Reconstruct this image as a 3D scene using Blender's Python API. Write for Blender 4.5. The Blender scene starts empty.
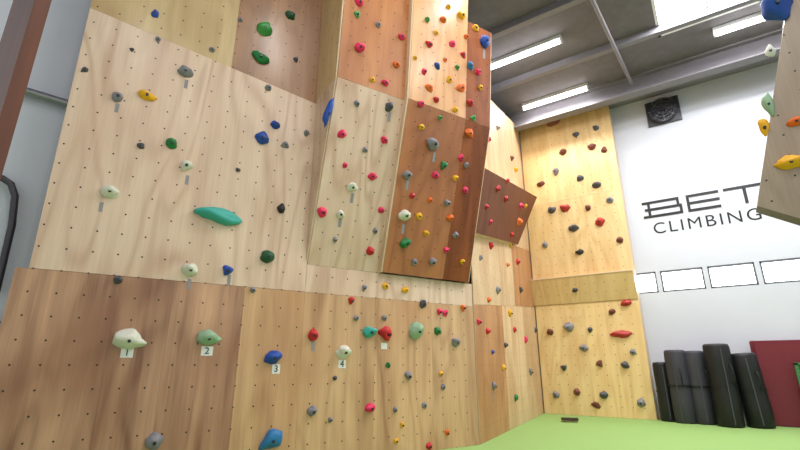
import bpy, bmesh, math, random
from mathutils import Vector, Matrix, noise
random.seed(7)
scene=bpy.context.scene
COL=scene.collection
# ------------------------------------------------------------------ camera
CAM=Vector((0,0,1.0)); PITCH=math.atan(140/450); YAW=math.radians(34.5)
cd=bpy.data.cameras.new("camera"); cam=bpy.data.objects.new("camera",cd); COL.objects.link(cam)
cam.location=CAM; cam.rotation_euler=(math.pi/2+PITCH,0,YAW); cd.sensor_width=36; cd.lens=20.25
cd.clip_start=0.05
scene.camera=cam
try:
    scene.view_settings.view_transform='Standard'
    scene.view_settings.look='None'
except Exception: pass
# survey of the photograph: sight lines intersected with the real wall planes
cp,sp=math.cos(PITCH),math.sin(PITCH)
F=Vector((-math.sin(YAW),math.cos(YAW),0)); R=Vector((math.cos(YAW),math.sin(YAW),0))
def ray(px,py):
    a=px-400; b=225-py
    return F*(450*cp-b*sp)+R*a+Vector((0,0,b*cp+450*sp))
class Plane:
    def __init__(s,p,n,h=None):
        s.p=Vector(p); s.n=Vector(n).normalized()
        up=Vector((0,0,1)); s.v=(up-s.n*up.dot(s.n)).normalized() if abs(s.n.z)<.99 else Vector((0,1,0))
        s.u=s.v.cross(s.n).normalized()
    def hit(s,px,py):
        d=ray(px,py); k=(s.p-CAM).dot(s.n)/d.dot(s.n)
        return CAM+d*k, k
    def off(s,o): return Plane(s.p+s.n*o,s.n)
    def uv(s,q):
        w=q-s.p; return (w.dot(s.u),w.dot(s.v))
Z=Vector((0,0,1))
C0=Vector((-2.81,5.95,0)); dL=Vector((-.397,-.918,0)).normalized(); nL=Vector((.918,-.397,0)).normalized()
def LP(t,z,o=0): return C0+dL*t+Z*z+nL*o
C1=Vector((-3.40,10.55,0)); dS=(C1-C0).normalized(); nS=Vector((dS.y,-dS.x,0))
def SP(s,z,o=0): return C0+dS*s+Z*z+nS*o
PL=Plane(C0,nL)
nU=nL*1.7-Z*.17
PAu=Plane(LP(0,4.3,.63),nU)
BO=.07
PBu=Plane(LP(0,4.3,.63+BO),nU)
PS=Plane(C0,nS)
YB=10.4
PB=Plane((0,YB,0),(0,-1,0))
YW=10.75
PW=Plane((0,YW,0),(0,-1,0))
PF=Plane((0,0,0),(0,0,1))
# ------------------------------------------------------------------ materials
def s2l(c):
    return tuple(((x/255)/12.92 if x/255<=.04045 else ((x/255+.055)/1.055)**2.4) for x in c)+(1,)
def newmat(name):
    m=bpy.data.materials.new(name); m.use_nodes=True
    nt=m.node_tree; b=nt.nodes["Principled BSDF"]; return m,nt,b
def plain(name,rgb,rough=.5,metal=0,nscale=30,namt=.08,bump=.0,coat=0,emis=0):
    m,nt,b=newmat(name)
    tc=nt.nodes.new("ShaderNodeTexCoord"); no=nt.nodes.new("ShaderNodeTexNoise"); no.inputs["Scale"].default_value=nscale; no.inputs["Detail"].default_value=4
    nt.links.new(tc.outputs["Object"],no.inputs["Vector"])
    mx=nt.nodes.new("ShaderNodeMix"); mx.data_type='RGBA'
    c=s2l(rgb); d=tuple(x*(1-namt*2) for x in c[:3])+(1,); e=tuple(min(1,x*(1+namt)) for x in c[:3])+(1,)
    mx.inputs[6].default_value=d; mx.inputs[7].default_value=e
    nt.links.new(no.outputs["Fac"],mx.inputs[0]); nt.links.new(mx.outputs[2],b.inputs["Base Color"])
    b.inputs["Roughness"].default_value=rough; b.inputs["Metallic"].default_value=metal
    b.inputs["Coat Weight"].default_value=coat
    if bump:
        bp=nt.nodes.new("ShaderNodeBump"); bp.inputs["Strength"].default_value=bump; bp.inputs["Distance"].default_value=.01
        nt.links.new(no.outputs["Fac"],bp.inputs["Height"]); nt.links.new(bp.outputs[0],b.inputs["Normal"])
    if emis:
        b.inputs["Emission Color"].default_value=s2l(rgb); b.inputs["Emission Strength"].default_value=emis
    return m
def mth(nt,op,a,b=None,c=None):
    n=nt.nodes.new("ShaderNodeMath"); n.operation=op
    for i,x in enumerate((a,b,c)):
        if x is None: continue
        if isinstance(x,(int,float)): n.inputs[i].default_value=x
        else: nt.links.new(x,n.inputs[i])
    return n.outputs[0]
def wood(name,light,dark,rough=.45,coat=.2,hole=True,grid=.2,contrast=1.0,streak=.5,tint=None,spec=.5):
    m,nt,b=newmat(name); L=nt.links.new
    uv=nt.nodes.new("ShaderNodeUVMap"); uv.uv_map="UVMap"
    oi=nt.nodes.new("ShaderNodeObjectInfo")
    sx=nt.nodes.new("ShaderNodeSeparateXYZ"); L(uv.outputs[0],sx.inputs[0])
    rnd=mth(nt,'MULTIPLY',oi.outputs["Random"],57.0)
    def noise_at(su,sv,detail=3,dist=0.0,off=0):
        cx=nt.nodes.new("ShaderNodeCombineXYZ")
        L(mth(nt,'MULTIPLY',sx.outputs[0],su),cx.inputs[0]); L(mth(nt,'MULTIPLY',sx.outputs[1],sv),cx.inputs[1])
        L(mth(nt,'ADD',rnd,off),cx.inputs[2])
        n=nt.nodes.new("ShaderNodeTexNoise"); n.inputs["Scale"].default_value=1; n.inputs["Detail"].default_value=detail; n.inputs["Distortion"].default_value=dist
        L(cx.outputs[0],n.inputs["Vector"]); return n.outputs["Fac"]
    big=noise_at(1.5,.3,2,.3)
    rings=mth(nt,'SINE',mth(nt,'MULTIPLY',big,60.0))
    rings=mth(nt,'POWER',mth(nt,'MULTIPLY_ADD',rings,.5,.5),2.0)
    ringamp=noise_at(2.3,.8,2,0,33)
    rings=mth(nt,'MULTIPLY',rings,ringamp)
    fine=noise_at(60,2.2,3,0,9)
    mid=noise_at(5,.35,3,.4,21)
    f=mth(nt,'ADD',mth(nt,'MULTIPLY',rings,.42*contrast),mth(nt,'MULTIPLY',fine,.45))
    f=mth(nt,'ADD',f,mth(nt,'MULTIPLY',mth(nt,'SUBTRACT',mid,.5),2.0*streak))
    f=mth(nt,'ADD',f,.12)
    mx=nt.nodes.new("ShaderNodeMix"); mx.data_type='RGBA'; mx.clamp_factor=True
    mx.inputs[6].default_value=s2l(light); mx.inputs[7].default_value=s2l(dark); L(f,mx.inputs[0])
    col=mx.outputs[2]
    bl=noise_at(1.1,.5,2,.8,44)
    blf=mth(nt,'MULTIPLY',mth(nt,'MAXIMUM',mth(nt,'SUBTRACT',bl,.46),0),2.4)
    m3=nt.nodes.new("ShaderNodeMix"); m3.data_type='RGBA'; m3.clamp_factor=True
    L(blf,m3.inputs[0]); L(col,m3.inputs[6]); m3.inputs[7].default_value=s2l(tint or dark); col=m3.outputs[2]
    hv=nt.nodes.new("ShaderNodeHueSaturation"); L(col,hv.inputs["Color"])
    L(mth(nt,'MULTIPLY_ADD',oi.outputs["Random"],.16,.92),hv.inputs["Value"])
    col=hv.outputs[0]
    if hole:
        def cell(x,g,o=.5): return mth(nt,'MULTIPLY',mth(nt,'SUBTRACT',mth(nt,'FRACT',mth(nt,'ADD',mth(nt,'DIVIDE',x,g),o)),.5),g)
        a=cell(sx.outputs[0],grid); c=cell(sx.outputs[1],grid)
        r=mth(nt,'SQRT',mth(nt,'ADD',mth(nt,'MULTIPLY',a,a),mth(nt,'MULTIPLY',c,c)))
        msk=mth(nt,'LESS_THAN',r,.0085)
        m2=nt.nodes.new("ShaderNodeMix"); m2.data_type='RGBA'; L(msk,m2.inputs[0]); L(col,m2.inputs[6]); m2.inputs[7].default_value=(.02,.015,.012,1)
        col=m2.outputs[2]
    L(col,b.inputs["Base Color"])
    b.inputs["Specular IOR Level"].default_value=spec
    b.inputs["Roughness"].default_value=rough; b.inputs["Coat Weight"].default_value=coat; b.inputs["Coat Roughness"].default_value=.22
    bp=nt.nodes.new("ShaderNodeBump"); bp.inputs["Strength"].default_value=.06; bp.inputs["Distance"].default_value=.003
    L(fine,bp.inputs["Height"]); L(bp.outputs[0],b.inputs["Normal"])
    return m
W_pale=wood("plywood_pale",(232,208,184),(184,146,120),contrast=1.6,streak=.3,tint=(208,172,146))
W_beige=wood("plywood_beige",(228,202,150),(182,144,98),contrast=1.0,streak=.4,coat=.3)
W_brown=wood("plywood_brown",(184,138,98),(130,88,60),contrast=1.3,streak=.5,coat=.3)
W_low=wood("plywood_low_reddish",(208,162,128),(118,74,54),contrast=1.0,streak=.9,tint=(144,94,68))
W_low2=wood("plywood_low_tan",(226,184,138),(156,108,72),contrast=1.0,streak=.7,tint=(192,140,96))
W_orange=wood("plywood_orange",(208,142,88),(158,92,52),contrast=1.2,streak=.4,coat=.15,rough=.45)
W_orange_l=wood("plywood_light_orange",(228,178,124),(186,124,78),contrast=1.2,streak=.4,coat=.3,rough=.35)
W_brown_o=wood("plywood_dark_orange",(196,126,74),(140,80,44),contrast=1.4,streak=.4,coat=.1,rough=.5)
W_strip=wood("plywood_strip",(158,88,46),(104,52,26),contrast=1.3,streak=.6,coat=0,rough=.6,spec=.25)
W_pine=wood("plywood_pine",(244,216,160),(206,160,100),contrast=1.1,streak=.5,coat=.35,tint=(228,190,128))
W_sidep=wood("plywood_side_pale",(234,206,168),(188,142,104),contrast=.9,streak=.6)
W_sideb=wood("plywood_side_brown",(208,152,106),(150,96,60),contrast=.9,streak=.6,coat=.05)
W_vol=wood("plywood_volume",(124,66,38),(80,38,20),contrast=1.0,streak=.4,coat=0,rough=.6,spec=.25)
W_edge=wood("plywood_edge",(236,212,182),(204,170,134),hole=False,coat=0)
W_post=wood("post_wood",(128,68,38),(70,34,22),hole=False,coat=.2)
W_frame=plain("framing_dark",(70,52,40),.8)
M_white=plain("white_paint",(210,212,224),.7,nscale=3,namt=.02)
M_ceil=plain("ceiling_grey",(112,107,112),.85,nscale=6,namt=.14,bump=.2)
M_beam=plain("beam_grey",(128,124,131),.6,nscale=8,namt=.08)
M_floor=plain("green_mat",(146,182,104),.75,nscale=40,namt=.05,bump=.1)
M_black=plain("black_nylon",(18,18,22),.55,nscale=60,namt=.2,bump=.3)
M_char=plain("charcoal_nylon",(60,58,68),.6,nscale=60,namt=.15,bump=.3)
M_zip=plain("strap_grey",(70,70,78),.6)
M_maroon=plain("maroon_vinyl",(120,34,48),.5,nscale=20,namt=.08)
M_greenv=plain("green_vinyl",(60,120,70),.5)
M_metal=plain("galvanised",(150,150,155),.35,metal=.8)
M_dmetal=plain("dark_pipe",(74,72,78),.4,metal=.4)
M_letter=plain("black_letter",(14,14,16),.5)
M_tube=plain("tube_glow",(255,255,255),.4,emis=14)
M_win=plain("window_glow",(244,250,255),.3,emis=8)
M_sky=plain("skylight_glow",(248,252,255),.3,emis=7)
M_fix=plain("fixture_white",(225,225,225),.5)
M_wframe=plain("window_frame_grey",(96,98,106),.6)
M_tag=plain("paper_tag",(232,232,228),.7)
M_tape=plain("tape_grey",(150,146,150),.7)
# ------------------------------------------------------------------ mesh helpers
def mkobj(name,bm,mats,parent=None,smooth=False):
    me=bpy.data.meshes.new(name); bm.to_mesh(me); bm.free()
    if not isinstance(mats,(list,tuple)): mats=[mats]
    for m in mats: me.materials.append(m)
    if smooth:
        for p in me.polygons: p.use_smooth=True
    o=bpy.data.objects.new(name,me); COL.objects.link(o)
    if parent: o.parent=parent
    return o
def empty(name,loc=(0,0,0)):
    e=bpy.data.objects.new(name,None); COL.objects.link(e); return e
def slab(name,pts,plane,th,mats,parent=None,gap=.002):
    bm=bmesh.new(); uvl=bm.loops.layers.uv.new("UVMap")
    c=sum(pts,Vector())/len(pts)
    q=[p+(c-p).normalized()*gap for p in pts]
    f=[bm.verts.new(p) for p in q]; bk=[bm.verts.new(p-plane.n*th) for p in q]
    face=bm.faces.new(f); face.normal_update()
    if face.normal.dot(plane.n)<0: face.normal_flip()
    back=bm.faces.new(bk[::-1]); back.material_index=1
    n=len(f)
    for i in range(n):
        g=bm.faces.new((f[i],f[(i+1)%n],bk[(i+1)%n],bk[i])); g.material_index=1
    bm.normal_update()
    bmesh.ops.recalc_face_normals(bm,faces=bm.faces)
    for fc in bm.faces:
        for l in fc.loops:
            u,v=plane.uv(l.vert.co)
            l[uvl].uv=(u+ (0 if fc.material_index==0 else (l.vert.co-plane.p).dot(plane.n)),v)
    return mkobj(name,bm,mats,parent)
def box(bm,lo,hi,mi=0,M=None):
    vs=[]
    for z in (lo[2],hi[2]):
        for x,y in ((lo[0],lo[1]),(hi[0],lo[1]),(hi[0],hi[1]),(lo[0],hi[1])):
            p=Vector((x,y,z)); 
            if M: p=M@p
            vs.append(bm.verts.new(p))
    for idx in ((3,2,1,0),(4,5,6,7),(0,1,5,4),(1,2,6,5),(2,3,7,6),(3,0,4,7)):
        f=bm.faces.new([vs[i] for i in idx]); f.material_index=mi
def boxobj(name,lo,hi,mat,parent=None,bev=0,M=None):
    bm=bmesh.new(); box(bm,lo,hi,0,M)
    if bev: bmesh.ops.bevel(bm,geom=bm.edges[:],offset=bev,segments=2,affect='EDGES')
    return mkobj(name,bm,mat,parent)
def tube(name,pts,r,mat,parent=None):
    cu=bpy.data.curves.new(name,'CURVE'); cu.dimensions='3D'; cu.bevel_depth=r; cu.bevel_resolution=4
    s=cu.splines.new('POLY'); s.points.add(len(pts)-1)
    for i,p in enumerate(pts): s.points[i].co=(*p,1)
    cu.materials.append(mat); cu.use_fill_caps=True
    o=bpy.data.objects.new(name,cu); COL.objects.link(o)
    if parent:o.parent=parent
    return o
# ------------------------------------------------------------------ room
boxobj("floor",(-9,-4,-.2),(6,11.2,0),M_floor)
bm=bmesh.new()
for lo,hi in (((-9,-3.5,7),(.02,11.2,7.2)),((1.62,-3.5,7),(6,11.2,7.2)),((.02,8.72,7),(1.62,11.2,7.2)),((.02,-3.5,7),(1.62,7.0,7.2))): box(bm,lo,hi)
mkobj("ceiling",bm,M_ceil)
for i,y in enumerate((5.2,6.7,8.35)):
    boxobj("ceiling_beam",(-9,y,6.86),(6,y+.12,7),M_beam)
bm=bmesh.new()
box(bm,(-5,9.75,6.60),(6,10.0,6.63)); box(bm,(-5,9.86,6.63),(6,9.89,7)); box(bm,(-5,9.75,6.97),(6,10.0,7))
mkobj("ceiling_beam",bm,M_beam)
boxobj("ceiling_beam",(-5,10.35,6.9),(6,10.74,7),M_beam)
bm=bmesh.new()
box(bm,(-6,YW,0),(6,YW+.2,2.44)); box(bm,(-6,YW,2.88),(6,YW+.2,7))
xs=[(-1.28,-.86),(-.78,-.03),(.05,.80),(.88,1.63),(1.71,2.46),(2.54,3.3)]
prev=-6
for a,b_ in xs:
    box(bm,(prev,YW,2.44),(a,YW+.2,2.88)); prev=b_
box(bm,(prev,YW,2.44),(6,YW+.2,2.88))
mkobj("wall_back",bm,M_white)
for i,(a,b_) in enumerate(xs):
    e=empty("window_%d"%(i+1))
    boxobj("glass",(a,YW+.07,2.44),(b_,YW+.09,2.88),M_win,e)
    bm=bmesh.new()
    for lo,hi in (((a,YW+.004,2.44),(a+.03,YW+.07,2.88)),((b_-.03,YW+.004,2.44),(b_,YW+.07,2.88)),((a,YW+.004,2.44),(b_,YW+.07,2.475)),((a,YW+.004,2.845),(b_,YW+.07,2.88))): box(bm,lo,hi)
    mkobj("frame",bm,M_wframe,e)
def vwall(name,a,b,z0,z1,th,n,mat):
    bm=bmesh.new(); q=[a,b,b-n*th,a-n*th]
    lo=[bm.verts.new((p.x,p.y,z0)) for p in q]; hi=[bm.verts.new((p.x,p.y,z1)) for p in q]
    bm.faces.new(lo); bm.faces.new(hi)
    for i in range(4): bm.faces.new((lo[i],lo[(i+1)%4],hi[(i+1)%4],hi[i]))
    bmesh.ops.recalc_face_normals(bm,faces=bm.faces)
    return mkobj(name,bm,mat)
vwall("wall_left",LP(9,0,-.42),LP(-.05,0,-.42),0,7,.2,nL,M_white)
vwall("wall_side",SP(-.2,0,-.45),SP(4.75,0,-.45),0,7,.2,nS,M_white)
e=empty("skylight")
boxobj("glass",(.02,7.0,7.14),(1.62,8.72,7.16),M_sky,e)
bm=bmesh.new()
for lo,hi in (((.02,7.0,7.0),(.07,8.72,7.14)),((1.57,7.0,7.0),(1.62,8.72,7.14)),((.02,7.0,7.0),(1.62,7.05,7.14)),((.02,8.67,7.0),(1.62,8.72,7.14)),((.8,7.0,7.05),(.84,8.72,7.14))): box(bm,lo,hi)
mkobj("frame",bm,M_fix,e)
def fluo(x,y,z=6.93,L=1.5,power=46):
    e=empty("fluorescent_light")
    bm=bmesh.new(); box(bm,(x,y-.05,z-.01),(x+L,y+.05,7)); mkobj("housing",bm,M_fix,e)
    bm=bmesh.new(); bmesh.ops.create_cone(bm,cap_ends=True,segments=16,radius1=.04,radius2=.04,depth=L-.06,matrix=Matrix.Translation((x+L/2,y,z-.055))@Matrix.Rotation(math.pi/2,4,'Y')); mkobj("tube",bm,M_tube,e)
    bm=bmesh.new(); box(bm,(x,y-.04,z-.09),(x+.03,y+.04,z-.01)); box(bm,(x+L-.03,y-.04,z-.09),(x+L,y+.04,z-.01)); mkobj("sockets",bm,M_fix,e)
    ld=bpy.data.lights.new("lamp",'AREA'); ld.shape='RECTANGLE'; ld.size=L; ld.size_y=.12; ld.energy=power; ld.color=(1,.98,.95)
    lo=bpy.data.objects.new("lamp",ld); COL.objects.link(lo); lo.location=(x+L/2,y,z-.11); lo.parent=e
for x,y in ((-2.95,9.5),(-3.0,7.6),(.88,9.05),(-2.2,5.0),(.6,5.0),(-2.2,2.6),(.6,2.6),(-2.2,.2),(.6,.2),(2.8,7.4),(2.8,4.0)):  # leading entries are visible fixtures; the others are unseen, added to light the room
    fluo(x,y)
def area(name,loc,rot,sx,sy,pw,col=(1,1,1)):
    ld=bpy.data.lights.new(name,'AREA'); ld.shape='RECTANGLE'; ld.size=sx; ld.size_y=sy; ld.energy=pw; ld.color=col
    o=bpy.data.objects.new(name,ld); COL.objects.link(o); o.location=loc; o.rotation_euler=rot; return o
area("skylight_daylight",(.82,7.86,6.97),(0,0,0),1.5,1.6,280,(.95,.98,1))
# ------------------------------------------------------------------ climbing wall (left)
cw=empty("climbing_wall")
def Ls(n,pts,mat,pl=PL,th=.018): 
    return slab(n,[LP(t,z,o) for t,z,o in pts],pl,th,[mat,W_edge],cw)
tb=[5.12,4.34,3.88,3.2,2.53,1.61,.75,.02]
mt=[W_low,W_low,W_low,W_low2,W_low2,W_low2,W_low2]
for i in range(7):
    Ls("lower_sheet_%d"%i,[(tb[i],0,0),(tb[i+1],0,0),(tb[i+1],1.80,0),(tb[i],1.80,0)],mt[i])
Ls("border_strip",[(2.53,1.80,0),(.02,1.80,0),(.02,2.12,0),(2.53,2.12,0)],W_pale)
Ls("main_sheet",[(5.03,1.80,0),(2.53,1.80,0),(2.53,4.26,0),(5.06,4.56,0)],W_pale)
Ls("upper_sheet_1",[(5.06,4.56,0),(3.62,4.385,0),(3.62,6.95,0),(5.06,6.95,0)],W_beige)
Ls("upper_sheet_2",[(3.62,4.385,0),(2.53,4.26,0),(2.53,6.95,0),(3.62,6.95,0)],W_brown)
O=lambda z:(.63*(z-2.12)/2.18 if z<=4.3 else .63+.17*(z-4.3)/1.7)
PAl=Plane(LP(0,2.12,0),nL*2.18-Z*.63); PBl=Plane(LP(0,2.12,BO),nL*2.18-Z*.63)
def sec(n,t0,t1,z0,z1,mat,pl,bo=0):
    Ls(n,[(t0,z0,O(z0)+bo),(t1,z0,O(z0)+bo),(t1,z1,O(z1)+bo),(t0,z1,O(z1)+bo)],mat,pl)
sec("overhang_a_lower",2.52,1.56,2.12,4.3,W_pale,PAl)
sec("overhang_a_upper",2.52,1.56,4.3,6.95,W_orange,PAu)
sec("overhang_b_lower",1.55,.60,2.12,4.3,W_brown_o,PBl,BO)
sec("overhang_b_upper",1.55,.60,4.3,6.95,W_orange_l,PBu,BO)
sec("overhang_strip_lower",.60,.14,2.12,4.3,W_strip,PBl,BO)
sec("overhang_strip_upper",.60,.14,4.3,5.85,W_strip,PBu,BO)
pc=Plane(LP(2.54,0,0),dL)
slab("cheek_lower",[LP(2.54,2.12,-.01),LP(2.54,4.3,O(4.3)-.02),LP(2.54,4.3,-.01)],pc,.018,[W_pale,W_edge],cw)
slab("cheek_upper",[LP(2.54,4.3,-.01),LP(2.54,4.3,O(4.3)-.02),LP(2.54,6.95,O(6.95)-.02),LP(2.54,6.95,-.01)],pc,.018,[W_beige,W_edge],cw)
pc=Plane(LP(1.575,0,0),dL)
slab("cheek_lip",[LP(1.575,2.12,-.01),LP(1.575,2.12,BO),LP(1.575,4.3,O(4.3)+BO),LP(1.575,6.95,O(6.95)+BO),LP(1.575,6.95,O(6.95)-.02),LP(1.575,4.3,O(4.3)-.02)],pc,.02,[W_edge,W_edge],cw)
pc=Plane(LP(.13,0,0),-dL)
slab("cheek_right",[LP(.13,2.12,-.01),LP(.13,2.12,BO),LP(.13,4.3,O(4.3)+BO),LP(.13,5.85,O(5.85)+BO),LP(.13,5.85,-.01)],pc,.018,[W_brown,W_edge],cw)
bm=bmesh.new()
for t in (5.0,3.9,2.7,1.6,.3):
    q=[LP(t,0,-.06),LP(t-.09,0,-.06),LP(t-.09,0,-.38),LP(t,0,-.38)]
    a=[bm.verts.new(p) for p in q]; c=[bm.verts.new(p+Z*6.9) for p in q]
    bm.faces.new(a); bm.faces.new(c)
    for i in range(4): bm.faces.new((a[i],a[(i+1)%4],c[(i+1)%4],c[i]))
bmesh.ops.recalc_face_normals(bm,faces=bm.faces)
mkobj("framing",bm,W_frame,cw)
# ------------------------------------------------------------------ side wall S
def Ss(n,pts,mat,o=0): return slab(n,[SP(s,z,o) for s,z in pts],PS.off(o),.018,[mat,W_edge],cw)
r1=lambda s:1.83+.10*s
r2=lambda s:2.94+.15*s
rt=lambda s:5.75+.26*s
sb=[.01,1.57,3.1,4.5]
Ss("side_low_0",[(sb[0],0),(sb[1],0),(sb[1],r1(sb[1])),(sb[0],r1(sb[0]))],W_sideb)
Ss("side_low_1",[(sb[1],0),(sb[2],0),(sb[2],r1(sb[2])),(sb[1],r1(sb[1]))],W_sidep)
Ss("side_low_2",[(sb[2],0),(sb[3],0),(sb[3],r1(sb[3])),(sb[2],r1(sb[2]))],W_sidep)
Ss("side_mid_0",[(sb[0],r1(sb[0])),(2.6,r1(2.6)),(2.6,r2(2.6)),(sb[0],r2(sb[0]))],W_sidep)
Ss("side_mid_1",[(2.6,r1(2.6)),(sb[3],r1(sb[3])),(sb[3],r2(sb[3])),(2.6,r2(2.6))],W_sideb)
Ss("side_top_0",[(sb[0],r2(sb[0])),(2.2,r2(2.2)),(2.2,rt(2.2)),(sb[0],rt(sb[0]))],W_sidep)
Ss("side_top_1",[(2.2,r2(2.2)),(sb[3],r2(sb[3])),(sb[3],rt(sb[3])),(2.2,rt(2.2))],W_sidep)
# ------------------------------------------------------------------ back climbing wall
bw=empty("climbing_wall_back")
XL,XR=-3.36,-1.22
def Bs(n,x0,x1,z0,z1,mat,o=0): return slab(n,[Vector((x0,YB-o,z0)),Vector((x1,YB-o,z0)),Vector((x1,YB-o,z1)),Vector((x0,YB-o,z1))],PB.off(o),.018,[mat,W_edge],bw)
Bs("low_0",XL,-2.30,0,2.30,W_pine); Bs("low_1",-2.30,XR,0,2.30,W_pine)
Bs("up_0",XL,-2.30,2.30,4.72,W_pine); Bs("up_1",-2.30,XR,2.30,4.72,W_pine)
Bs("top_0",XL,-2.30,4.72,6.85,W_pine); Bs("top_1",-2.30,XR,4.72,6.85,W_pine)
pe=Plane((0,YB-.02,2.3),(0,-.56,-.16))
slab("ledge_face",[Vector((XL-.05,YB-.02,2.3)),Vector((XR,YB-.02,2.3)),Vector((XR,YB-.18,2.86)),Vector((XL-.05,YB-.18,2.86))],pe,.018,[W_pine,W_edge],bw)
bm=bmesh.new()
box(bm,(XL-.05,YB-.19,2.86),(XR,YB-.005,2.885)); mkobj("ledge_top",bm,W_edge,bw)
bm=bmesh.new()
vs=[bm.verts.new(v) for v in ((XR+.001,YB-.005,2.3),(XR+.001,YB-.18,2.86),(XR+.001,YB-.005,2.86))]; bm.faces.new(vs)
mkobj("ledge_cheek",bm,W_edge,bw)
boxobj("side_return",(XR-.018,YB+.02,0),(XR,YW-.005,6.85),W_edge,bw)
# ------------------------------------------------------------------ boxy volume on side wall
vol=empty("climbing_volume")
fc=[PS.off(.34).hit(485,168)[0],PS.off(.34).hit(537,197)[0],PS.off(.16).hit(522,245)[0],PS.off(.12).hit(472,232)[0]]
nn=((fc[1]-fc[0]).cross(fc[3]-fc[0])).normalized()
if nn.dot(nS)<0: nn=-nn
pv=Plane(fc[0],nn)
fc[2]=fc[2]-nn*((fc[2]-fc[0]).dot(nn))
base=[]
for p in fc:
    w=p-PS.p; base.append(p-nS*(w.dot(nS)-.002))
slab("front_face",fc,pv,.018,[W_vol,W_edge],vol,gap=0)
bm=bmesh.new(); uvl=bm.loops.layers.uv.new("UVMap")
f=[bm.verts.new(p-nn*.018) for p in fc]; g=[bm.verts.new(p) for p in base]
for i in range(4):
    fa=bm.faces.new((f[i],f[(i+1)%4],g[(i+1)%4],g[i]))
    for l in fa.loops: l[uvl].uv=(l.vert.co.x,l.vert.co.z)
bmesh.ops.recalc_face_normals(bm,faces=bm.faces)
mkobj("cheeks",bm,W_edge,vol)
# ------------------------------------------------------------------ right foreground boulder wall
rw=empty("bouldering_wall")
PR=Plane((0,5.0,0),(0,-1,0))
def rp(px,py): return PR.hit(px,py)[0]
M_ply_grey=wood("plywood_grey",(180,160,142),(128,108,92),hole=True,contrast=.6)  # greyish plywood colour for the panel face
M_ply_dk=wood("plywood_dark_edge",(120,96,72),(84,64,48),hole=False,contrast=.6)  # darker wood colour for the panel edges
a=[rp(757,206),rp(783,30),rp(795,-60)]
pts=[a[0],a[1],Vector((a[2].x,5,a[2].z)),Vector((4.5,5,a[2].z)),Vector((4.5,5,1.9)),Vector((.95,5,rp(812,232).z))]
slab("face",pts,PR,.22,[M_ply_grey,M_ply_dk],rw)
# ------------------------------------------------------------------ holds
PAL={'red':(206,34,44),'pink':(236,40,96),'orange':(240,110,24),'yellow':(244,180,20),'green':(20,122,62),'lgreen':(70,160,80),
 'sage':(150,182,150),'teal':(58,172,160),'dgreen':(24,84,52),'blue':(24,74,168),'lblue':(40,120,180),'navy':(24,34,90),'cream':(222,222,206),
 'grey':(134,132,140),'dgrey':(78,78,86),'black':(30,28,32),'brown':(120,62,48),'white':(232,232,232),'wred':(180,50,44)}
keys=list(PAL); HM=[plain("hold_"+k,PAL[k],.5,nscale=60,namt=.08,bump=.15) for k in keys]+[plain("bolt_steel",(60,60,64),.35,metal=.7)]
BOLT=len(keys)
def add_hold(bm,pos,pl,w,h,colr,kind,rot=0.0):
    mi=keys.index(colr)
    tmp=bmesh.new(); bmesh.ops.create_icosphere(tmp,subdivisions=3,radius=1)
    sd=Vector((random.random()*50,random.random()*50,random.random()*50))
    d=min(w,h)*(.55 if kind!='crimp' else .45)
    if kind=='big': d=min(w,h)*.6
    cr,sr=math.cos(rot),math.sin(rot)
    for v in tmp.verts:
        c=v.co.copy(); nz=noise.noise(c*1.1+sd)*.32+noise.noise(c*2.6+sd)*.14
        c*=1+nz
        x,y,z=c
        if kind=='jug' or kind=='big':
            z*=1+.45*y; y*=1-.18*x*x; 
            z-= .35*math.exp(-((y-.75)**2*8+x*x*2))
        elif kind=='crimp':
            z*=.5+.9*max(0,(y+1)/2); x*=1.0-.25*y
        elif kind=='long':
            y*=1-.3*x*x+.12*math.sin(x*4)
        elif kind=='wedge':
            s=(1-y)/2; x*=.45+.7*(1-s); z*=.5+.6*(1-s)
        elif kind=='slab':
            y*=(1.05-.35*max(0,x))*(1-.1*x*x); x=max(x,-.82); z*=1+.5*y-.2*x
            z-=.45*math.exp(-((y-.85)**2*7+(x+.1)**2*2))
        z=max(z,-.02)
        X=x*w/2; Y=y*h/2
        v.co=pos+pl.u*(X*cr-Y*sr)+pl.v*(X*sr+Y*cr)+pl.n*(z*d+.001)
    mp={}
    for v in tmp.verts: mp[v]=bm.verts.new(v.co)
    for f_ in tmp.faces:
        g=bm.faces.new([mp[v] for v in f_.verts]); g.material_index=mi; g.smooth=True
    tmp.free()
    r=min(.016,min(w,h)*.16); top=[];bot=[]
    for i in range(6):
        an=i*math.pi/3; q=pos+pl.u*(r*math.cos(an))+pl.v*(r*math.sin(an)-h*.08)
        top.append(bm.verts.new(q+pl.n*(d*1.02))); bot.append(bm.verts.new(q+pl.n*(d*.5)))
    g=bm.faces.new(top); g.material_index=BOLT
    for i in range(6):
        g=bm.faces.new((bot[i],bot[(i+1)%6],top[(i+1)%6],top[i])); g.material_index=BOLT
J,Cr,Lg,Wd='jug','crimp','long','wedge'
H=[]
def add(P,*rows):
    for r in rows:
        px,py,w,h,c=r[:5]; k=r[5] if len(r)>5 else random.choice((J,J,Cr,Wd)); ro=r[6] if len(r)>6 else random.uniform(-.5,.5)
        H.append((P,px,py,w,h,c,k,ro))
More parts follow.
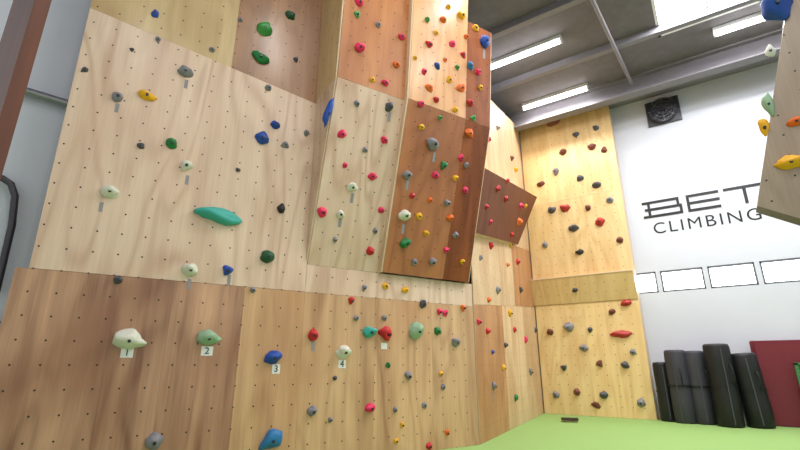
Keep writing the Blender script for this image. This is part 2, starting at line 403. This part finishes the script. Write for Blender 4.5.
add(PL,(264,30,14,12,'lgreen',J),(260,58,15,10,'green',J),(290,16,8,8,'dgreen'),(155,14,6,8,'blue',Cr),(262,139,12,11,'blue',J),(268,88,6,6,'grey'),
 (118,97,9,10,'grey'),(147,96,15,9,'yellow',J,-.2),(185,72,12,10,'grey',J),(172,144,10,9,'green'),(186,166,11,10,'cream'),(110,192,15,13,'cream',J),
 (281,209,7,9,'black'),(267,257,12,12,'dgreen',J),(190,270,13,13,'cream',J),(227,271,10,9,'blue'),(118,280,7,7,'dgrey'),(253,290,5,5,'grey'),
 (275,125,8,8,'blue'),(285,145,7,6,'grey'),(141,146,6,6,'dgrey'),(306,133,5,6,'grey'),(240,20,4,5,'grey'),(212,50,5,5,'grey'),(296,60,5,5,'dgrey'),(132,50,4,4,'dgrey'),
 (158,40,5,5,'grey'),(85,70,5,5,'dgrey'),(238,170,4,4,'dgrey'))
add(PL,(313,335,10,10,'red',J),(408,376,8,8,'grey'),(370,408,10,8,'pink',J),(388,365,5,5,'green'),(437,331,7,7,'green'),(439,312,6,6,'pink'),(445,313,5,6,'pink'),
 (351,301,6,7,'red'),(405,290,8,6,'yellow'),(423,304,7,7,'dgrey'),(455,342,9,8,'grey',J),(312,411,9,9,'grey',J),(402,425,5,5,'yellow'),(429,446,6,6,'red'),
 (396,441,5,5,'yellow'),(385,286,6,6,'yellow'),(443,387,5,5,'grey'),(364,288,5,6,'grey'),(441,374,5,4,'yellow'),(424,405,5,5,'grey'),(447,433,5,5,'orange'),(335,378,4,4,'dgrey'),
 (356,318,5,5,'grey'),(384,318,5,5,'grey'),(463,308,6,6,'orange'),(330,420,5,5,'grey'),(395,410,5,5,'grey'))
BIG=[(PL,219,216,42,14,'teal',Lg,-.06),(PL,129,340,30,17,'cream','slab',-.12),(PL,208,338,22,13,'sage','slab',0),(PL,273,357,15,12,'blue',J,.2),(PL,343,352,14,12,'cream','big',0),
 (PL,369,332,13,11,'teal','big',0),(PL,386,334,15,14,'red',Wd,.3),(PL,415,331,14,15,'sage','big',0),(PL,271,439,22,15,'lblue',Lg,.6),(PL,154,441,14,15,'grey',J,.3)]
add(PAl,(328,112,7,26,'blue',Lg,-.15),(342,134,8,7,'pink'),(357,104,6,6,'grey'),(372,176,8,7,'pink'),(352,187,10,8,'cream'),(322,212,9,9,'pink',J),(340,214,7,7,'cream'),
 (389,107,7,9,'dgrey'),(384,140,7,6,'pink'),(381,210,7,6,'pink'),(370,251,8,7,'red'),(365,150,5,5,'grey'),(345,165,5,5,'pink'),(375,231,5,5,'grey'),(335,240,5,5,'grey'))
add(PAu,(359,48,10,9,'pink',J),(357,15,6,7,'lgreen'),(359,3,8,7,'pink'),(401,37,7,6,'pink'),(396,65,7,6,'orange'),(378,25,5,5,'grey'),(385,83,7,6,'pink'),(372,80,5,5,'yellow'))
add(PBl,(432,144,13,12,'grey','big'),(421,127,6,5,'yellow'),(407,175,9,8,'grey'),(435,175,7,6,'pink'),(443,166,7,8,'green'),(404,215,12,11,'cream',J),(405,243,11,9,'green',J),
 (432,262,8,7,'grey'),(419,216,6,6,'yellow'),(450,218,7,6,'orange'),(465,190,6,6,'pink'),(426,233,6,5,'yellow'),(447,203,6,6,'grey'),(469,133,9,7,'orange'),(455,178,6,5,'yellow'),
 (414,262,6,6,'grey'),(446,250,6,5,'pink'),(461,158,6,6,'pink'),(455,235,5,6,'grey'),(412,196,5,5,'red'),(430,200,5,5,'orange'),(466,165,5,5,'grey'),(462,262,5,5,'yellow'))
add(PBu,(461,16,9,7,'yellow'),(429,45,8,6,'red'),(437,66,5,8,'blue'),(452,44,6,6,'pink'),(484,42,10,12,'blue'),(475,28,7,6,'yellow'),(461,88,10,7,'orange'),(429,88,8,6,'orange'),
 (436,100,6,6,'red'),(470,103,7,6,'red'),(424,72,6,6,'pink'),(443,20,6,6,'orange'),(449,80,6,6,'yellow'),(470,66,6,8,'lblue'),(478,72,6,6,'pink'),(455,110,6,5,'yellow'),(421,104,6,6,'pink'),(463,55,6,5,'red'),(440,118,5,5,'lgreen'),
 (448,7,5,5,'yellow'),(427,20,5,5,'lgreen'),(436,33,5,4,'yellow'),(457,68,5,5,'lgreen'),(466,37,5,5,'orange'),(480,88,5,5,'yellow'),(473,118,5,5,'lgreen'),(415,58,4,4,'yellow'),(445,60,4,4,'orange'))
add(PS,(497,128,5,5,'grey'),(511,158,6,5,'brown'),(488,140,5,5,'pink'),(515,170,6,4,'yellow'),(490,246,6,6,'red'),(510,244,7,6,'yellow'),(509,313,6,7,'yellow'),(487,331,8,6,'red'),(480,258,5,5,'grey'),
 (478,322,6,6,'pink'),(505,345,5,5,'dgrey'),(493,386,6,7,'grey'),(515,398,5,6,'green'),(497,290,6,7,'grey'),(520,290,5,6,'dgrey'),(517,262,5,6,'red'),(525,340,5,6,'pink'),(530,372,5,6,'grey'),
 (488,300,5,5,'orange'),(503,368,5,5,'yellow'),(514,330,5,5,'red'),(535,330,4,5,'dgrey'),(492,352,4,4,'blue'),(507,265,4,4,'orange'))
add(PB,(553,123,11,6,'brown',J),(563,152,6,6,'brown'),(576,135,6,5,'dgrey'),(556,172,7,7,'grey'),(541,184,7,5,'brown'),(580,178,6,6,'dgrey'),(592,147,7,6,'brown'),(597,185,8,6,'dgrey'),(565,208,9,7,'wred',J),
 (604,150,5,6,'brown'),(574,228,9,7,'dgrey'),(580,252,7,5,'black'),(600,222,8,8,'wred'),(552,210,7,6,'dgrey'),(610,200,6,6,'grey'),(596,128,5,5,'dgrey'),(620,240,6,6,'brown'),(545,245,5,6,'grey'),(588,208,6,6,'brown'),
 (569,327,9,8,'grey',J),(621,334,18,6,'wred',Lg,0),(641,403,7,8,'grey'),(600,364,6,6,'brown'),(590,330,5,5,'dgrey'),(604,395,7,7,'dgrey'),(550,332,6,6,'brown'),(584,348,7,6,'grey'),
 (564,368,6,5,'dgrey'),(577,392,6,6,'brown'),(556,395,6,6,'grey'),(625,365,7,6,'dgrey'),(612,312,6,5,'brown'),(633,352,5,5,'grey'),(596,405,7,5,'brown'))
add(pe,(626,303,9,6,'wred',J),(575,290,5,4,'dgrey'))
nH=len(H)
add(pv,(497,189,6,6,'red'),(507,181,5,5,'red'),(505,199,6,6,'red'),(518,222,7,8,'orange'),(520,206,6,6,'pink'),(486,207,5,5,'red'),(525,206,4,4,'yellow'),(490,222,5,5,'pink'),(511,235,5,5,'red'))
bm=bmesh.new()
for P,px,py,w,h,c,k,ro in H[:nH]:
    q,s=P.hit(px,py); m=s*1.12
    add_hold(bm,q,P,w*m,h*m,c,k,ro)
mkobj("climbing_holds",bm,HM)
bm=bmesh.new()
for P,px,py,w,h,c,k,ro in H[nH:]:
    q,s=P.hit(px,py); m=s*1.12
    add_hold(bm,q,P,w*m,h*m,c,k,ro)
mkobj("small_holds",bm,HM,vol)
for P,px,py,w,h,c,k,ro in BIG:
    q,s=P.hit(px,py); bm=bmesh.new(); add_hold(bm,q,P,w*s*1.1,h*s*1.1,c,k,ro); mkobj("climbing_hold",bm,HM)
bm=bmesh.new()
for px,py,w,h,c,k in ((776,8,26,34,'blue','jug'),(770,52,9,12,'white',J),(768,104,9,26,'sage',Lg),(790,163,24,14,'yellow','big'),(764,128,10,18,'yellow',Wd),(796,122,14,9,'orange',J)):
    q,s=PR.hit(px,py); add_hold(bm,q,PR,w*s,h*s,c,k,0)
mkobj("holds",bm,HM,rw)
bm=bmesh.new()
for P,px,py,w,h in ((PL,127,353,11,9),(PL,207,351,11,9),(PL,276,369,8,9),(PL,342,364,8,8),(PL,384,346,7,6)):
    q,s=P.hit(px,py); a=w*s/2; b_=h*s/2
    bm.faces.new([bm.verts.new(q+P.u*x+P.v*y+P.n*.002) for x,y in ((-a,-b_),(a,-b_),(a,b_),(-a,b_))])
for (P,px,py) in ((PL,189,284),(PL,117,108),(PL,101,207),(PL,187,180),(PL,186,84),(PL,313,346),(PBl,407,185),(PBl,403,229),(PBl,434,157),(PAl,352,198),(PAl,389,117),(PBu,484,54),(PAl,340,222),(PL,229,280),(PS,493,396)):
    q,s=P.hit(px,py); a=1.6*s; b_=5*s
    f_=bm.faces.new([bm.verts.new(q+P.u*x+P.v*y+P.n*.002) for x,y in ((-a,-b_),(a,-b_),(a,b_),(-a,b_))]); f_.material_index=1
mkobj("number_tags",bm,[M_tag,M_tape],cw)
def text(body,q,P,size,name,mat,parent=None,sx=1,space=1):
    cu=bpy.data.curves.new(name,'FONT'); cu.body=body; cu.size=size; cu.extrude=.001; cu.align_x='CENTER'; cu.align_y='CENTER'; cu.space_character=space
    cu.materials.append(mat); o=bpy.data.objects.new(name,cu); COL.objects.link(o)
    M=Matrix((P.u,P.v,P.n)).transposed().to_4x4(); M.translation=q; o.matrix_world=M@Matrix.Diagonal((sx,1,1,1))
    if parent:o.parent=parent
    return o
for i,(px,py) in enumerate(((127,353),(207,351),(276,369),(342,364))):
    q,s=PL.hit(px,py); text(str(i+1),q+nL*.004,PL,9*s,"digit_%d"%(i+1),M_letter,cw)
# ------------------------------------------------------------------ sign on back wall
sg=empty("wall_sign")
bm=bmesh.new(); st=.055; zt_,zb=4.42,4.05; y0,y1=YW-.012,YW-.002
def bar(x0,x1,z0,z1): box(bm,(x0,y0,z0),(x1,y1,z1))
zm=(zt_+zb)/2
bar(-.90,-.20,zt_-st,zt_); bar(-.86,-.16,zm-st/2,zm+st/2); bar(-.90,-.16,zb,zb+st); bar(-.80,-.75,zb+st,zm-st/2); bar(-.80,-.75,zm+st/2,zt_-st); bar(-.25,-.20,zm+st/2,zt_-st); bar(-.21,-.16,zb+st,zm-st/2)
bar(-.07,.5,zt_-st,zt_); bar(-.07,.5,zm-st/2,zm+st/2); bar(-.07,.5,zb,zb+st); bar(-.07,-.02,zb+st,zm-st/2); bar(-.07,-.02,zm+st/2,zt_-st)
bar(.58,1.26,zt_-st,zt_); bar(.89,.945,zb,zt_-st)
bar(1.36,2.0,zt_-st,zt_); bar(1.36,1.41,zb,zt_-st); bar(1.95,2.0,zb,zt_-st); bar(1.41,1.95,zm-st/2,zm+st/2)
mkobj("letters_beta",bm,M_letter,sg)
text("CLIMBING",Vector((.17,YW-.004,3.79)),PW,.345,"letters_climbing",M_letter,sg,sx=1.02,space=1.22)
# ------------------------------------------------------------------ exhaust fan
fx,fz=-.17,6.46
fe=empty("exhaust_fan")
bm=bmesh.new(); box(bm,(fx-.33,YW-.05,fz-.3),(fx+.33,YW-.002,fz+.3))
RY=Matrix.Rotation(math.pi/2,4,'X')
bmesh.ops.create_cone(bm,cap_ends=True,segments=40,radius1=.28,radius2=.28,depth=.08,matrix=Matrix.Translation((fx,YW-.09,fz))@RY)
mkobj("housing",bm,M_dmetal,fe)
bm=bmesh.new()
for r in (.07,.14,.21,.28):
    for dr in (0,.012):
        bmesh.ops.create_cone(bm,cap_ends=False,segments=40,radius1=r-dr,radius2=r-dr,depth=.03,matrix=Matrix.Translation((fx,YW-.15,fz))@RY)
for i in range(4):
    box(bm,(-.28,-.005,-.005),(.28,.005,.005),0,Matrix.Translation((fx,YW-.16,fz))@Matrix.Rotation(i*math.pi/4,4,'Y'))
mkobj("grille",bm,M_metal,fe)
bm=bmesh.new()
bmesh.ops.create_cone(bm,cap_ends=True,segments=24,radius1=.07,radius2=.05,depth=.05,matrix=Matrix.Translation((fx,YW-.165,fz))@RY)
mkobj("hub",bm,M_black,fe)
tube("ceiling_conduit",[(-1.0,4,6.8),(-.83,5.9,6.8),(-.62,9.74,6.8)],.035,M_beam)
PLW=Plane(LP(0,0,-.42),nL)
PP=PLW.off(.08)
def pp(px,py,P=PP): return P.hit(px,py)[0]
tube("wall_pipe",[pp(5,84),pp(26,91),pp(72,105)],.04,M_metal)
tube("wall_pipe",[pp(-20,172),pp(2,178),pp(11,184),pp(15,196),pp(12,225),pp(-4,292)],.03,M_dmetal)
tube("wall_pipe",[pp(-10,325),pp(22,325)],.035,M_metal)
bm=bmesh.new(); box(bm,(-2.62,.40,0),(-2.2,.455,7))
o=mkobj("wooden_post",bm,W_post)
o.data.uv_layers.new(name="UVMap")
for l in o.data.loops:
    c=o.data.vertices[l.vertex_index].co; o.data.uv_layers[0].data[l.index].uv=(c.x+c.y,c.z)
# ------------------------------------------------------------------ rolled mats
def rolled(px,py,h,r,mat,lean=(0,0)):
    q,_=PF.hit(px,py); e=empty("rolled_mat"); e.location=(q.x,q.y+r,0)
    e.rotation_euler=(lean[0],lean[1],random.uniform(-.3,.3))
    prof=[(0,0),(r*.9,0),(r,.03),(r*1.02,h*.3),(r*.98,h*.5),(r*1.02,h*.75),(r,h-.05),(r*.93,h-.01),(r*.8,h),(r*.78,h-.02),(r*.6,h-.02),(r*.58,h+.003),(r*.4,h+.003),(r*.38,h-.02),(0,h-.02)]
    bm=bmesh.new(); N=40; rings=[]
    for pr,pz in prof:
        ring=[]
        for i in range(N):
            a=2*math.pi*i/N; w=1+.02*math.sin(3*a+pz*4)+.012*noise.noise(Vector((math.cos(a)*2,math.sin(a)*2,pz*5)))
            ring.append(bm.verts.new((pr*w*math.cos(a),pr*w*math.sin(a),pz)))
        rings.append(ring)
    for a_,b2 in zip(rings,rings[1:]):
        for i in range(N):
            try: bm.faces.new((a_[i],a_[(i+1)%N],b2[(i+1)%N],b2[i]))
            except Exception: pass
    bmesh.ops.remove_doubles(bm,verts=bm.verts,dist=.0005)
    mkobj("body",bm,mat,e,True)
    for z in (h*.5,):
        bm=bmesh.new(); R2=r*1.045
        for i in range(N):
            a0=2*math.pi*i/N;a1=2*math.pi*(i+1)/N
            bm.faces.new([bm.verts.new(v) for v in ((R2*math.cos(a0),R2*math.sin(a0),z-.02),(R2*math.cos(a1),R2*math.sin(a1),z-.02),(R2*math.cos(a1),R2*math.sin(a1),z+.02),(R2*math.cos(a0),R2*math.sin(a0),z+.02))])
        mkobj("strap",bm,M_black,e)
    bm=bmesh.new(); box(bm,(-.008,-r*1.05,.05),(.008,-r*1.0,h-.08)); mkobj("zip",bm,M_zip,e)
    pts=[(.1,-r*.95,h*.5),(.11,-r*1.2,h*.56),(.11,-r*1.2,h*.68),(.1,-r*.95,h*.74)]
    tube("handle",pts,.012,M_black,e)
    return e
rolled(669,422,1.05,.14,M_black)
rolled(686,424,1.27,.18,M_char)
rolled(706,425,1.25,.18,M_char)
rolled(732,428,1.36,.20,M_black)
rolled(763,429,1.20,.20,M_black,lean=(0,-.05))
fm=empty("folded_gym_mat")
boxobj("fold_1",(.45,YW-.16,.002),(2.4,YW-.09,1.42),M_maroon,fm,bev=.015)
boxobj("fold_2",(.5,YW-.24,.002),(2.4,YW-.17,1.38),M_maroon,fm,bev=.015)
fm2=empty("green_gym_mat")
boxobj("pad",(1.0,YW-.42,.002),(2.4,YW-.34,1.0),M_maroon,fm2,bev=.015)
bm=bmesh.new()
for lo,hi in (((.98,YW-.43,.002),(1.03,YW-.335,1.03)),((.98,YW-.43,1.0),(2.4,YW-.335,1.04))): box(bm,lo,hi)
mkobj("trim",bm,M_greenv,fm2)
q,_=PF.hit(570,422)
br=empty("floor_brush"); br.location=q; br.rotation_euler=(0,0,.3)
boxobj("handle",(-.15,-.08,.03),(.15,.08,.07),W_frame,br,bev=.006)
bm=bmesh.new()
for i in range(14):
    for j in range(7): box(bm,(-.14+i*.02,-.07+j*.021,.0),(-.133+i*.02,-.062+j*.021,.03))
mkobj("bristles",bm,M_maroon,br)
w=bpy.data.worlds.new("world"); scene.world=w; w.use_nodes=True
bg=w.node_tree.nodes["Background"]; bg.inputs[0].default_value=(.95,.96,1,1); bg.inputs[1].default_value=.74
